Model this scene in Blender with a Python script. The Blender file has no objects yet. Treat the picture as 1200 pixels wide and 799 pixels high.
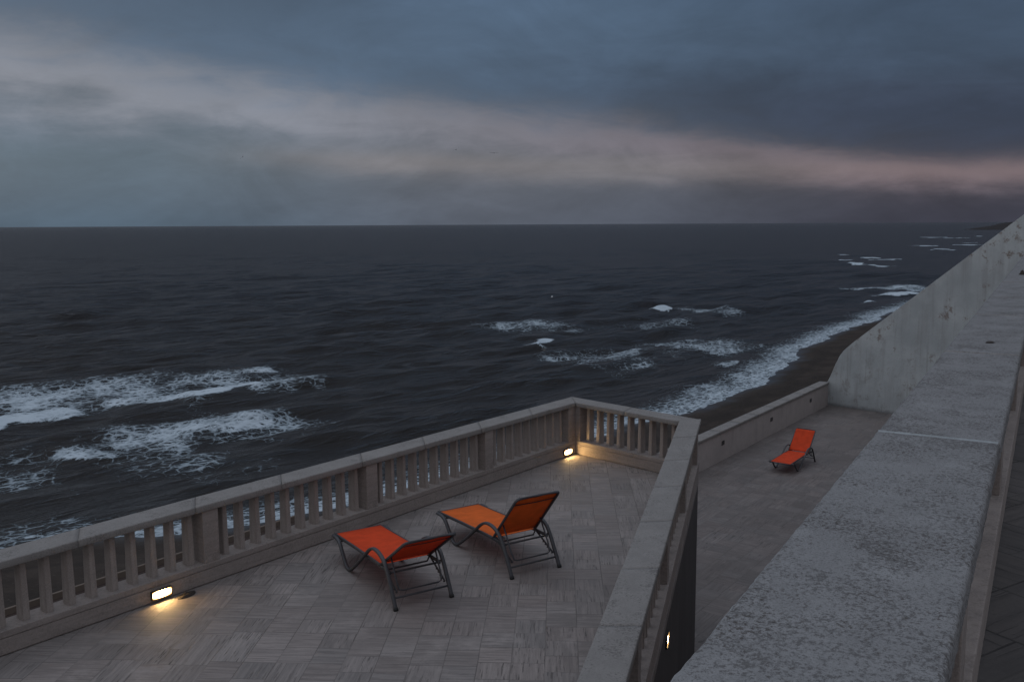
import bpy, bmesh, math, random
import numpy as np
from mathutils import Vector, Matrix, noise as mnoise

random.seed(7); rng = np.random.default_rng(7)
S = bpy.context.scene
COL = S.collection
R = math.radians

# ------------------------------------------------------------------ camera
CAM_Z = 10.0
F_PX, PITCH, ROLL = 1066.0, math.atan(136.5/1066.0), R(0.30)
fw = Vector((0, math.cos(PITCH), -math.sin(PITCH)))
r0 = Vector((1, 0, 0)); u0 = r0.cross(fw)
rt = math.cos(ROLL)*r0 - math.sin(ROLL)*u0
up = math.sin(ROLL)*r0 + math.cos(ROLL)*u0
cam_d = bpy.data.cameras.new('camera'); cam = bpy.data.objects.new('camera', cam_d); COL.objects.link(cam)
m = Matrix.Identity(4)
for i in range(3):
    m[i][0], m[i][1], m[i][2] = rt[i], up[i], -fw[i]
m.translation = (0, 0, CAM_Z)
cam.matrix_world = m
cam_d.sensor_fit = 'HORIZONTAL'; cam_d.sensor_width = 36.0; cam_d.lens = F_PX/1200*36
cam_d.clip_start = 0.05; cam_d.clip_end = 120000
S.camera = cam

def at(x, y, h):
    """pixel of the 1200 px wide photograph -> point on the level plane h metres under the camera"""
    d = fw + (x-600.0)/F_PX*rt - (y-399.5)/F_PX*up
    t = h/-d.z
    return (d.x*t, d.y*t)

# ------------------------------------------------------------------ tagging
def tag(o, label=None, cat=None, group=None, kind=None):
    if label: o['label'] = label
    if cat: o['category'] = cat
    if group: o['group'] = group
    if kind: o['kind'] = kind
    return o

def empty(name, loc, rz=0.0):
    o = bpy.data.objects.new(name, None); COL.objects.link(o)
    o.empty_display_size = 0.2
    o.location = loc; o.rotation_euler = (0, 0, rz)
    return o

def link_mesh(name, me, mat, parent=None, smooth=False):
    o = bpy.data.objects.new(name, me); COL.objects.link(o)
    if mat and not me.materials: me.materials.append(mat)
    if smooth:
        me.polygons.foreach_set('use_smooth', [True]*len(me.polygons))
    if parent: o.parent = parent
    return o

def link_bm(name, bm, mat, parent=None, smooth=False):
    bmesh.ops.recalc_face_normals(bm, faces=bm.faces)
    me = bpy.data.meshes.new(name); bm.to_mesh(me); bm.free()
    return link_mesh(name, me, mat, parent, smooth)

def copy_tree(o, parent=None):
    c = o.copy(); COL.objects.link(c); c.parent = parent
    for ch in list(o.children): copy_tree(ch, c)
    return c

# ------------------------------------------------------------------ shape helpers
def box(bm, x0, x1, y0, y1, z0, z1, bev=0.0):
    vs = [bm.verts.new(p) for p in ((x0,y0,z0),(x1,y0,z0),(x1,y1,z0),(x0,y1,z0),(x0,y0,z1),(x1,y0,z1),(x1,y1,z1),(x0,y1,z1))]
    fs = [bm.faces.new([vs[i] for i in q]) for q in ((0,3,2,1),(4,5,6,7),(0,1,5,4),(1,2,6,5),(2,3,7,6),(3,0,4,7))]
    if bev:
        es = list({e for f in fs for e in f.edges})
        bmesh.ops.bevel(bm, geom=es, offset=bev, segments=2, affect='EDGES', profile=0.5)

def prism(bm, poly, z0, z1, bev=0.0):
    b = [bm.verts.new((p[0], p[1], z0)) for p in poly]; t = [bm.verts.new((p[0], p[1], z1)) for p in poly]
    fs = [bm.faces.new(b[::-1]), bm.faces.new(t)]
    n = len(poly)
    for i in range(n): fs.append(bm.faces.new((b[i], b[(i+1) % n], t[(i+1) % n], t[i])))
    if bev:
        es = list({e for f in fs for e in f.edges})
        bmesh.ops.bevel(bm, geom=es, offset=bev, segments=2, affect='EDGES', profile=0.5)

def smooth_path(pts, n=6):
    """Catmull-Rom through the points"""
    P = [Vector(p) for p in pts]; P = [2*P[0]-P[1]] + P + [2*P[-1]-P[-2]]
    out = []
    for i in range(1, len(P)-2):
        for k in range(n):
            t = k/n
            out.append(0.5*((2*P[i]) + (P[i+1]-P[i-1])*t + (2*P[i-1]-5*P[i]+4*P[i+1]-P[i+2])*t*t + (3*P[i]-P[i-1]-3*P[i+1]+P[i+2])*t**3))
    out.append(P[-2].copy())
    return out

def tube(bm, pts, a, b=None, side=Vector((1, 0, 0)), seg=10):
    """tube along pts with an elliptical section: a along `side`, b across it"""
    b = b or a
    rings = []
    for i, p in enumerate(pts):
        p = Vector(p)
        t = (Vector(pts[min(i+1, len(pts)-1)]) - Vector(pts[max(i-1, 0)])).normalized()
        s = (side - t*side.dot(t))
        if s.length < 1e-4: s = Vector((0, 0, 1)) - t*t.z
        s.normalize(); w = t.cross(s)
        ring = []
        for k in range(seg):
            an = 2*math.pi*k/seg
            c, sn = math.cos(an), math.sin(an)
            e = 0.6
            ring.append(bm.verts.new(p + s*(a*math.copysign(abs(c)**e, c)) + w*(b*math.copysign(abs(sn)**e, sn))))
        rings.append(ring)
    for r1, r2 in zip(rings, rings[1:]):
        for k in range(seg): bm.faces.new((r1[k], r1[(k+1) % seg], r2[(k+1) % seg], r2[k]))
    bm.faces.new(rings[0][::-1]); bm.faces.new(rings[-1])

# ------------------------------------------------------------------ node helper
class NB:
    def __init__(s, tree): s.t = tree; s.n = tree.nodes; s.l = tree.links
    def new(s, typ, **kw):
        n = s.n.new(typ)
        for k, v in kw.items(): setattr(n, k, v)
        return n
    def put(s, sock, v):
        if v is None: return
        if hasattr(v, 'is_output'): s.l.new(v, sock)
        else: sock.default_value = v
    def math(s, op, a, b=None, c=None, clamp=False):
        n = s.new('ShaderNodeMath', operation=op); n.use_clamp = clamp
        for i, v in enumerate((a, b, c)): s.put(n.inputs[i], v)
        return n.outputs[0]
    def add(s, a, b): return s.math('ADD', a, b)
    def sub(s, a, b): return s.math('SUBTRACT', a, b)
    def mul(s, a, b): return s.math('MULTIPLY', a, b)
    def smooth(s, v, lo, hi, o0=0.0, o1=1.0):
        n = s.new('ShaderNodeMapRange', interpolation_type='SMOOTHSTEP')
        s.put(n.inputs[0], v)
        for i, q in enumerate((lo, hi, o0, o1)): s.put(n.inputs[i+1], q)
        return n.outputs[0]
    def lin(s, v, lo, hi, o0=0.0, o1=1.0):
        n = s.new('ShaderNodeMapRange'); n.clamp = True
        s.put(n.inputs[0], v)
        for i, q in enumerate((lo, hi, o0, o1)): s.put(n.inputs[i+1], q)
        return n.outputs[0]
    def gauss(s, v, c, w):
        d = s.math('DIVIDE', s.sub(v, c), w)
        return s.math('EXPONENT', s.mul(s.mul(d, d), -1.0))
    def mix(s, f, a, b, blend='MIX'):
        n = s.new('ShaderNodeMix', data_type='RGBA', blend_type=blend)
        s.put(n.inputs[0], f); s.put(n.inputs[6], rgba(a)); s.put(n.inputs[7], rgba(b))
        return n.outputs[2]
    def fmix(s, f, a, b):
        n = s.new('ShaderNodeMix', data_type='FLOAT')
        s.put(n.inputs[0], f); s.put(n.inputs[2], a); s.put(n.inputs[3], b)
        return n.outputs[0]
    def sep(s, v):
        n = s.new('ShaderNodeSeparateXYZ'); s.put(n.inputs[0], v); return n.outputs
    def comb(s, x, y, z):
        n = s.new('ShaderNodeCombineXYZ')
        for i, v in enumerate((x, y, z)): s.put(n.inputs[i], v)
        return n.outputs[0]
    def mapping(s, v, scale=(1, 1, 1), rot=(0, 0, 0), loc=(0, 0, 0)):
        n = s.new('ShaderNodeMapping'); s.put(n.inputs['Vector'], v)
        n.inputs['Scale'].default_value = scale; n.inputs['Rotation'].default_value = rot; n.inputs['Location'].default_value = loc
        return n.outputs[0]
    def noise(s, v, scale=1.0, detail=4.0, rough=0.55, dist=0.0, dim='3D'):
        n = s.new('ShaderNodeTexNoise', noise_dimensions=dim); s.put(n.inputs['Vector'], v)
        s.put(n.inputs['Scale'], scale); s.put(n.inputs['Detail'], detail); s.put(n.inputs['Roughness'], rough); s.put(n.inputs['Distortion'], dist)
        return n.outputs[0]
    def voro(s, v, scale=1.0, feature='F1', out=0, rnd=1.0):
        n = s.new('ShaderNodeTexVoronoi', feature=feature); s.put(n.inputs['Vector'], v); s.put(n.inputs['Scale'], scale)
        n.inputs['Randomness'].default_value = rnd
        return n.outputs[out]
    def white(s, v):
        n = s.new('ShaderNodeTexWhiteNoise', noise_dimensions='3D'); s.put(n.inputs['Vector'], v); return n.outputs['Value']
    def bump(s, h, strength=0.3, dist=0.01, normal=None):
        n = s.new('ShaderNodeBump'); s.put(n.inputs['Height'], h); n.inputs['Strength'].default_value = strength; n.inputs['Distance'].default_value = dist
        if normal is not None: s.put(n.inputs['Normal'], normal)
        return n.outputs[0]

def rgba(c):
    return (c[0], c[1], c[2], 1.0) if isinstance(c, (tuple, list)) and len(c) == 3 else c

def srgb(r, g, b):
    f = lambda c: c/12.92 if c <= 0.04045 else ((c+0.055)/1.055)**2.4
    return (f(r/255), f(g/255), f(b/255))

def mat(name):
    mt = bpy.data.materials.new(name); mt.use_nodes = True
    nb = NB(mt.node_tree); p = nb.n['Principled BSDF']
    return mt, nb, p

def world_pos(nb):
    return nb.new('ShaderNodeNewGeometry').outputs['Position']
def obj_pos(nb):
    return nb.new('ShaderNodeTexCoord').outputs['Object']

# ------------------------------------------------------------------ materials
def stone(name, base, dark, spot_amt=0.5, fine=60.0, cluster=5.0, grain=None, clump=0.22, thr=(0.515, 0.62), specks=None, arris=None, rough=0.85, bumpd=0.004, light=None, coords='obj', stain=None):
    mt, nb, p = mat(name)
    v = obj_pos(nb) if coords == 'obj' else world_pos(nb)
    big = nb.noise(v, cluster*0.6, 6, 0.7)
    mid = nb.noise(v, cluster, 6, 0.65)
    fin = nb.noise(v, fine, 5, 0.7)
    c = nb.mix(nb.smooth(mid, 0.32, 0.7), tuple(x*0.84 for x in base), tuple(x*1.10 for x in base))
    if grain:
        g = nb.noise(nb.mapping(v, grain), 1.0, 5, 0.6)
        c = nb.mix(nb.mul(nb.smooth(g, 0.42, 0.66), 0.40), c, tuple(x*0.55 for x in base))
    if light:
        c = nb.mix(nb.mul(nb.smooth(nb.noise(v, cluster*0.8, 5, 0.6), 0.56, 0.74), 0.5), c, light)
    # speckles of lichen and dirt that gather in clusters
    fin2 = nb.noise(v, fine*2.6, 3, 0.7)
    s = nb.add(nb.add(nb.mul(fin, 0.40), nb.mul(fin2, 0.22)), nb.mul(nb.add(mid, big), clump))
    sp = nb.smooth(s, *thr)
    c = nb.mix(nb.mul(nb.smooth(fin2, 0.40, 0.66), 0.45), c, tuple(min(1, x*1.35) for x in base))
    c = nb.mix(nb.mul(sp, spot_amt), c, dark)
    if specks:
        # a dense peppering of small dark grains, thicker where the surface is pitted
        s1 = nb.noise(v, specks, 3, 0.65); s2 = nb.noise(v, specks*0.42, 4, 0.7)
        dens = nb.smooth(nb.noise(v, 3.3, 5, 0.65), 0.36, 0.62)
        g1 = nb.smooth(nb.add(s1, nb.mul(dens, 0.06)), 0.575, 0.66); g2 = nb.smooth(nb.add(s2, nb.mul(dens, 0.09)), 0.60, 0.67)
        c = nb.mix(nb.mul(g1, 0.55), c, tuple(x*0.33 for x in base))
        c = nb.mix(nb.mul(nb.mul(g2, nb.lin(dens, 0, 1, 0.45, 1.0)), 0.75), c, (dark[0]*1.2, dark[1]*1.1, dark[2]))
        c = nb.mix(nb.mul(nb.smooth(s1, 0.30, 0.42, 1.0, 0.0), 0.35), c, tuple(min(1, x*1.5) for x in base))
    if stain:
        st = nb.noise(nb.mapping(v, stain[0]), 1.0, 5, 0.6)
        c = nb.mix(nb.mul(nb.smooth(st, 0.52, 0.72), stain[2]), c, stain[1])
    if arris:
        # the worn arrises show paler, cleaner stone
        oy = nb.sep(v)[1]; e_ = nb.math('ABSOLUTE', nb.sub(oy, arris[0]))
        c = nb.mix(nb.mul(nb.smooth(nb.add(e_, nb.mul(nb.sub(fin, 0.5), 0.016)), arris[1]-0.006, arris[1]+0.001), nb.mul(nb.smooth(nb.sub(oy, arris[0]), 0.0, 0.1), nb.smooth(mid, 0.35, 0.6))), c, arris[2])
    nb.put(p.inputs['Base Color'], c)
    p.inputs['Roughness'].default_value = rough
    p.inputs['Specular IOR Level'].default_value = 0.3
    h = nb.add(nb.mul(fin, 0.6), nb.sub(nb.mul(mid, 0.8), nb.mul(sp, 0.35)))
    nb.put(p.inputs['Normal'], nb.bump(h, 0.6, bumpd))
    return mt

def travertine_floor(name, base, tile, yaw, tint=0.16, joint_dark=0.42):
    """square travertine slabs with the vein turned at random from slab to slab, some pairs sawn from one piece"""
    mt, nb, p = mat(name)
    v = nb.mapping(world_pos(nb), (1/tile, 1/tile, 1), (0, 0, R(yaw)), (0.37, 0.21, 0))
    x, y, _ = nb.sep(v)
    wob = nb.mul(nb.sub(nb.noise(world_pos(nb), 2.0, 2), 0.5), 0.03)
    x = nb.add(x, wob); y = nb.add(y, wob)
    ix = nb.math('FLOOR', x)
    # joints step along the columns, so they do not line up from column to column everywhere
    y = nb.add(y, nb.mul(nb.math('FLOOR', nb.mul(nb.white(nb.comb(nb.math('FLOOR', nb.mul(x, 0.5)), 3.1, 0.7)), 4.0)), 0.25))
    y2 = nb.math('FLOOR', nb.mul(y, 0.5))
    merge = nb.math('GREATER_THAN', nb.white(nb.comb(ix, y2, 5.0)), 0.6)
    iy = nb.fmix(merge, nb.math('FLOOR', y), nb.mul(y2, 2.0))
    wid = nb.fmix(merge, 1.0, 2.0)
    ux = nb.sub(x, ix); uy = nb.sub(y, iy)
    dx = nb.math('MINIMUM', ux, nb.sub(1.0, ux)); dy = nb.math('MINIMUM', uy, nb.sub(wid, uy))
    # some slabs are laid as two or three narrow strips
    strip = nb.mul(nb.math('GREATER_THAN', nb.white(nb.comb(ix, iy, 23.1)), 0.72), 1.0)
    d = nb.math('MINIMUM', dx, dy)
    cell = nb.comb(ix, iy, 1.7)
    r1 = nb.white(cell); r2 = nb.white(nb.comb(ix, iy, 9.3)); r3 = nb.white(nb.comb(ix, iy, 17.9))
    turn = nb.math('GREATER_THAN', r1, 0.55)
    off = nb.mul(r2, 37.0)
    va = nb.comb(nb.mul(x, 0.5), nb.mul(y, 9.0), off); vb = nb.comb(nb.mul(x, 9.0), nb.mul(y, 0.5), off)
    mv = nb.new('ShaderNodeMix', data_type='VECTOR'); nb.put(mv.inputs[0], turn); nb.put(mv.inputs[4], va); nb.put(mv.inputs[5], vb)
    grain = nb.noise(mv.outputs[1], 1.0, 6, 0.68, 0.35)
    pv = nb.new('ShaderNodeVectorMath', operation='MULTIPLY'); nb.put(pv.inputs[0], mv.outputs[1]); pv.inputs[1].default_value = (2.2, 2.2, 1)
    pits = nb.noise(pv.outputs[0], 1.0, 3, 0.6)
    c = nb.mix(nb.smooth(grain, 0.3, 0.70), tuple(q*0.64 for q in base), tuple(q*1.27 for q in base))
    hue = nb.mix(r3, (base[0]*1.06, base[1]*0.97, base[2]*0.95), (base[0]*0.94, base[1]*1.0, base[2]*1.05))
    c = nb.mix(0.28, c, hue)
    val = nb.lin(r2, 0, 1, 1-tint*1.3, 1+tint)
    c = nb.mix(1.0, c, nb.comb(val, val, val), 'MULTIPLY')
    pit = nb.smooth(pits, 0.585, 0.66)
    spk = nb.noise(world_pos(nb), 48, 4, 0.7)
    c = nb.mix(nb.mul(nb.smooth(spk, 0.56, 0.70), 0.5), c, tuple(q*0.45 for q in base))
    c = nb.mix(nb.mul(nb.smooth(nb.noise(world_pos(nb), 2.2, 6, 0.7), 0.52, 0.70), 0.5), c, tuple(q*1.45 for q in base))
    c = nb.mix(nb.mul(pit, nb.lin(r1, 0, 1, 0.25, 0.85)), c, tuple(q*0.28 for q in base))
    su = nb.math('ABSOLUTE', nb.sub(nb.math('FRACT', nb.mul(nb.fmix(turn, uy, ux), 3.0)), 0.5))
    c = nb.mix(nb.mul(nb.mul(nb.smooth(su, 0.44, 0.49), strip), 0.55), c, tuple(q*0.45 for q in base))
    dirt = nb.noise(world_pos(nb), 0.45, 5, 0.6)
    c = nb.mix(nb.mul(nb.smooth(dirt, 0.45, 0.72), 0.55), c, tuple(q*0.62 for q in base))
    jr = nb.smooth(nb.noise(world_pos(nb), 1.7, 3), 0.35, 0.6, 0.25, 1.0)
    j = nb.mul(nb.smooth(d, 0.006, 0.018, 1.0, 0.0), jr)
    c = nb.mix(nb.mul(j, 0.92), c, tuple(q*joint_dark for q in base))
    nb.put(p.inputs['Base Color'], c)
    nb.put(p.inputs['Roughness'], nb.lin(grain, 0.3, 0.7, 0.62, 0.85))
    p.inputs['Specular IOR Level'].default_value = 0.35
    h = nb.sub(nb.sub(nb.mul(grain, 0.5), nb.mul(pit, 0.5)), nb.mul(j, 1.2))
    h = nb.add(h, nb.mul(r3, 0.25))
    nb.put(p.inputs['Normal'], nb.bump(h, 0.5, 0.006))
    return mt

M = {}
M['floor_up'] = travertine_floor('travertine_paving', (0.255, 0.226, 0.212), 0.31, 2.9, 0.11, 0.5)
M['floor_low'] = travertine_floor('travertine_paving_worn', (0.185, 0.162, 0.152), 0.40, 36, tint=0.10, joint_dark=0.6)
M['floor_deck'] = travertine_floor('dark_paving', (0.115, 0.105, 0.10), 0.45, -30.5, tint=0.10, joint_dark=0.35)
M['coping'] = stone('weathered_travertine', (0.258, 0.243, 0.232), (0.06, 0.055, 0.05), 0.6, 55, 5.0, clump=0.24, thr=(0.545, 0.65))
M['coping_near'] = stone('lichen_stained_coping', (0.250, 0.249, 0.252), (0.052, 0.045, 0.042), 0.62, 95, 8.0, light=(0.32, 0.325, 0.33), bumpd=0.005, clump=0.22, thr=(0.530, 0.60), specks=210, arris=(0.165, 0.19, (0.40, 0.42, 0.43)))
M['plinth'] = stone('travertine_plinth', (0.31, 0.27, 0.25), (0.08, 0.065, 0.055), 0.4, 40, 4, grain=(2.2, 2.2, 26))
M['baluster'] = stone('travertine_fin', (0.36, 0.315, 0.29), (0.10, 0.08, 0.07), 0.3, 45, 6, grain=(20, 20, 2.2))
M['render_wall'] = stone('lime_render', (0.43, 0.385, 0.37), (0.2, 0.18, 0.165), 0.3, 30, 1.6, stain=((2.5, 2.5, 0.35), (0.29, 0.26, 0.245), 0.45), coords='world')
M['dark_wall'] = stone('dark_render', (0.085, 0.078, 0.077), (0.05, 0.045, 0.045), 0.3, 30, 2.0, stain=((2.5, 2.5, 0.3), (0.05, 0.045, 0.045), 0.5), coords='world')  # render in a much darker tone, with streaks drawn out vertically
M['mortar'] = stone('pale_mortar', (0.33, 0.36, 0.375), (0.2, 0.2, 0.2), 0.3, 60, 8)

def white_plaster():
    mt, nb, p = mat('white_plaster')
    v = world_pos(nb); x, y, z = nb.sep(v)
    big = nb.noise(v, 0.8, 5, 0.6); mid = nb.noise(v, 3.0, 6, 0.65); fin = nb.noise(v, 22, 5, 0.7)
    c = nb.mix(nb.smooth(big, 0.3, 0.7), (0.44, 0.475, 0.485), (0.58, 0.615, 0.62))
    streak = nb.noise(nb.mapping(v, (3.2, 3.2, 0.4)), 1.0, 5, 0.6)
    c = nb.mix(nb.mul(nb.smooth(streak, 0.44, 0.70), 0.55), c, (0.38, 0.385, 0.39))
    drip = nb.noise(nb.mapping(v, (11, 11, 0.55)), 1.0, 4, 0.6)
    c = nb.mix(nb.mul(nb.smooth(drip, 0.55, 0.70), 0.30), c, (0.26, 0.255, 0.25))
    c = nb.mix(nb.mul(nb.smooth(fin, 0.56, 0.68), 0.25), c, (0.27, 0.27, 0.27))
    # flaked, rusty patches low on the wall
    low = nb.smooth(nb.add(z, nb.mul(nb.sub(mid, 0.5), 2.0)), 3.2, 6.6, 1.0, 0.0)
    fl = nb.smooth(nb.add(nb.mul(mid, 0.7), nb.mul(fin, 0.3)), 0.53, 0.60)
    c = nb.mix(nb.mul(nb.mul(fl, nb.smooth(big, 0.47, 0.58)), 0.75), c, (0.22, 0.165, 0.135))
    c = nb.mix(nb.mul(nb.mul(fl, low), 0.45), c, (0.22, 0.19, 0.175))
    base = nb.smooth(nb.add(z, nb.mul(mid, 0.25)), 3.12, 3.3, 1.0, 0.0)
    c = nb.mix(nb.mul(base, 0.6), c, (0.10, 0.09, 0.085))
    nb.put(p.inputs['Base Color'], c); p.inputs['Roughness'].default_value = 0.9; p.inputs['Specular IOR Level'].default_value = 0.2
    nb.put(p.inputs['Normal'], nb.bump(nb.add(mid, nb.mul(fin, 0.4)), 0.5, 0.02))
    return mt
M['plaster'] = white_plaster()

def simple(name, col, rough=0.5, metal=0.0, nscale=30, var=0.25, spec=0.5):
    mt, nb, p = mat(name)
    n = nb.noise(obj_pos(nb), nscale, 5, 0.6)
    nb.put(p.inputs['Base Color'], nb.mix(n, tuple(q*(1-var) for q in col), tuple(q*(1+var) for q in col)))
    nb.put(p.inputs['Roughness'], nb.lin(n, 0.3, 0.7, max(0, rough-0.1), rough+0.1)); p.inputs['Metallic'].default_value = metal
    p.inputs['Specular IOR Level'].default_value = spec
    return mt
M['frame'] = simple('grey_powder_coat', (0.060, 0.060, 0.066), 0.5, 0.0, 40, 0.2)
M['rubber'] = simple('black_rubber', (0.02, 0.02, 0.02), 0.7)
M['black'] = simple('black_housing', (0.018, 0.017, 0.017), 0.55)
M['leaf'] = simple('dead_leaf', (0.035, 0.026, 0.02), 0.8)
M['gull'] = simple('grey_feathers', (0.42, 0.42, 0.44), 0.8, 0, 4, 0.1)
M['white'] = simple('white_paint', (0.8, 0.8, 0.8), 0.5)
M['kerb'] = simple('old_kerb_concrete', (0.16, 0.125, 0.10), 0.9, 0, 3, 0.3)
M['kerb_shade'] = simple('shaded_kerb_concrete', (0.045, 0.028, 0.022), 0.9, 0, 3, 0.3)  # shade on the kerb's landward face, put into a dark reddish colour

def fabric(name, col):
    mt, nb, p = mat(name)
    v = obj_pos(nb)
    x, y, z = nb.sep(v)
    weave = nb.mul(nb.math('SINE', nb.mul(x, 1400)), nb.math('SINE', nb.mul(nb.add(y, z), 1400)))
    n = nb.noise(v, 5, 4, 0.6)
    c = nb.mix(nb.smooth(n, 0.3, 0.7), tuple(q*0.88 for q in col), tuple(min(1, q*1.07) for q in col))
    nb.put(p.inputs['Base Color'], c); p.inputs['Roughness'].default_value = 0.75
    p.inputs['Specular IOR Level'].default_value = 0.25
    nb.put(p.inputs['Normal'], nb.bump(weave, 0.15, 0.001))
    tr = nb.new('ShaderNodeBsdfTranslucent'); nb.put(tr.inputs[0], c)
    mx = nb.new('ShaderNodeMixShader'); mx.inputs[0].default_value = 0.22
    nb.l.new(p.outputs[0], mx.inputs[1]); nb.l.new(tr.outputs[0], mx.inputs[2])
    nb.l.new(mx.outputs[0], nb.n['Material Output'].inputs[0])
    return mt
M['orange_red'] = fabric('red_orange_sling', (0.80, 0.082, 0.02))
M['orange'] = fabric('faded_orange_sling', (0.85, 0.175, 0.03))
M['red'] = fabric('red_sling', (0.78, 0.08, 0.022))

def lamp_glass():
    mt, nb, p = mat('lit_lamp_glass')
    v = obj_pos(nb); x, y, z = nb.sep(v)
    n = nb.noise(v, 14, 3)
    ex = nb.math('DIVIDE', x, 0.105); ez = nb.math('DIVIDE', z, 0.040)
    hot = nb.smooth(nb.math('SQRT', nb.add(nb.mul(ex, ex), nb.mul(ez, ez))), 0.45, 1.30, 1.0, 0.0)
    c = nb.mix(hot, (1.0, 0.50, 0.14), (1.0, 0.66, 0.27))
    p.inputs['Base Color'].default_value = (0.6, 0.55, 0.45, 1)
    nb.put(p.inputs['Emission Color'], c)
    nb.put(p.inputs['Emission Strength'], nb.fmix(hot, 1.4, 105.0))
    return mt
M['glow'] = lamp_glass()
M['dull_glass'] = simple('unlit_lamp_glass', (0.03, 0.03, 0.032), 0.25)

# ------------------------------------------------------------------ plan of the terraces
def unit(yaw): return Vector((math.sin(R(yaw)), math.cos(R(yaw))))
def leftn(yaw): return Vector((-math.cos(R(yaw)), math.sin(R(yaw))))
def cross_pt(p, d, q, e):
    det = d.x*-e.y + e.x*d.y
    w = q-p
    t = (w.x*-e.y + e.x*w.y)/det
    return p + d*t

ZU, ZL, ZD = 6.0, 3.0, 8.36          # upper terrace, lower terrace, deck under the camera
YA, YB, YC, YD, YF = 38.2, 135.8, 195.0, 30.5, 36.2
A0 = Vector((-4.82, 8.09)); 
CORN = Vector((1.10, 15.60))         # inner corner sea balustrade / end balustrade
CORN2 = Vector((2.65, 14.09))
PT = 0.30                            # plinth thickness

# line C ends near the deck wall
C_END = CORN2 + unit(YC)*14.0
A_LEN = 17.4
A_START = CORN - unit(YA)*A_LEN
D_OUT0 = Vector((-0.56, 0.0))        # outer edge of the deck coping where y = 0

def outer(p, yaw, t=PT): return p + leftn(yaw)*t

# ------------------------------------------------------------------ balustrade
def coping_mesh(x0, x1, m0, m1, ya, yb, z0, z1, blocks, gap, step, amp, seed, rad=0.012, nx_top=10):
    """rounded slab lofted along x, mitred at both ends (x grows by m*y), broken into blocks, worn by a little noise"""
    prof = []
    def arc(cx_, cz_, a0):
        for k in range(4):
            a = a0 + math.pi/2*k/3
            prof.append((cx_+rad*math.cos(a), cz_+rad*math.sin(a)))
    arc(yb-rad, z0+rad, -math.pi/2); 
    arc(yb-rad, z1-rad, 0)
    for k in range(1, nx_top): prof.append((yb-rad+(ya-yb+2*rad)*k/nx_top, z1))
    arc(ya+rad, z1-rad, math.pi/2); arc(ya+rad, z0+rad, math.pi)
    bm = bmesh.new()
    edges = [0.0] + blocks + [1.0]
    for bi in range(len(edges)-1):
        u0_, u1_ = edges[bi], edges[bi+1]
        L = x1-x0
        n = max(2, int((u1_-u0_)*L/step))
        dz = (random.random()-0.5)*0.003; dy = (random.random()-0.5)*0.003
        rings = []
        for i in range(n+1):
            u = u0_ + (u1_-u0_)*i/n
            ring = []
            for (y, z) in prof:
                xa, xb = x0+m0*y, x1+m1*y
                x = xa + (xb-xa)*u
                if i == 0 and bi > 0: x += gap/2
                if i == n and bi < len(edges)-2: x -= gap/2
                q = Vector((x*1.0+seed*13, y, z))
                w = mnoise.noise(q*6.0)*0.4 + mnoise.noise(q*40.0)*0.6
                w2 = mnoise.noise(q*12.0+Vector((7, 3, 1)))*0.4 + mnoise.noise(q*55.0)*0.6
                edge = 1.0 if (min(abs(y-ya), abs(y-yb)) < rad*1.2) else 0.35
                ring.append(bm.verts.new((x, y+dy+amp*edge*w2*(1 if y > (ya+yb)/2 else -1), z+dz+amp*edge*w)))
            rings.append(ring)
        k = len(prof)
        for r1, r2 in zip(rings, rings[1:]):
            for j in range(k): bm.faces.new((r1[j], r1[(j+1) % k], r2[(j+1) % k], r2[j]))
        bm.faces.new(rings[0][::-1]); bm.faces.new(rings[-1])
    return bm

def fin_mesh(wt, wb, d, h):
    """plain tapered stone fin, wider at the foot, chamfered"""
    bm = bmesh.new()
    vs = []
    for z, w, dd in ((0, wb, d*1.06), (h, wt, d*0.94)):
        vs.append([bm.verts.new(p) for p in ((-w/2, -dd/2, z), (w/2, -dd/2, z), (w/2, dd/2, z), (-w/2, dd/2, z))])
    fs = [bm.faces.new(vs[0][::-1]), bm.faces.new(vs[1])]
    for i in range(4): fs.append(bm.faces.new((vs[0][i], vs[0][(i+1) % 4], vs[1][(i+1) % 4], vs[1][i])))
    es = [e for e in bm.edges if abs(e.verts[0].co.z-e.verts[1].co.z) > 0.1]
    bmesh.ops.bevel(bm, geom=es, offset=0.006, segments=2, affect='EDGES')
    bmesh.ops.recalc_face_normals(bm, faces=bm.faces)
    me = bpy.data.meshes.new('baluster'); bm.to_mesh(me); bm.free(); me.materials.append(M['baluster'])
    return me
FIN = fin_mesh(0.060, 0.074, 0.125, 0.605)

def pil_mesh():
    bm = bmesh.new(); box(bm, -0.10, 0.10, -0.146, 0.13, 0, 0.605, 0.005)
    bmesh.ops.recalc_face_normals(bm, faces=bm.faces)
    me = bpy.data.meshes.new('pilaster'); bm.to_mesh(me); bm.free(); me.materials.append(M['plinth'])
    return me
PIL = pil_mesh()

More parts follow.
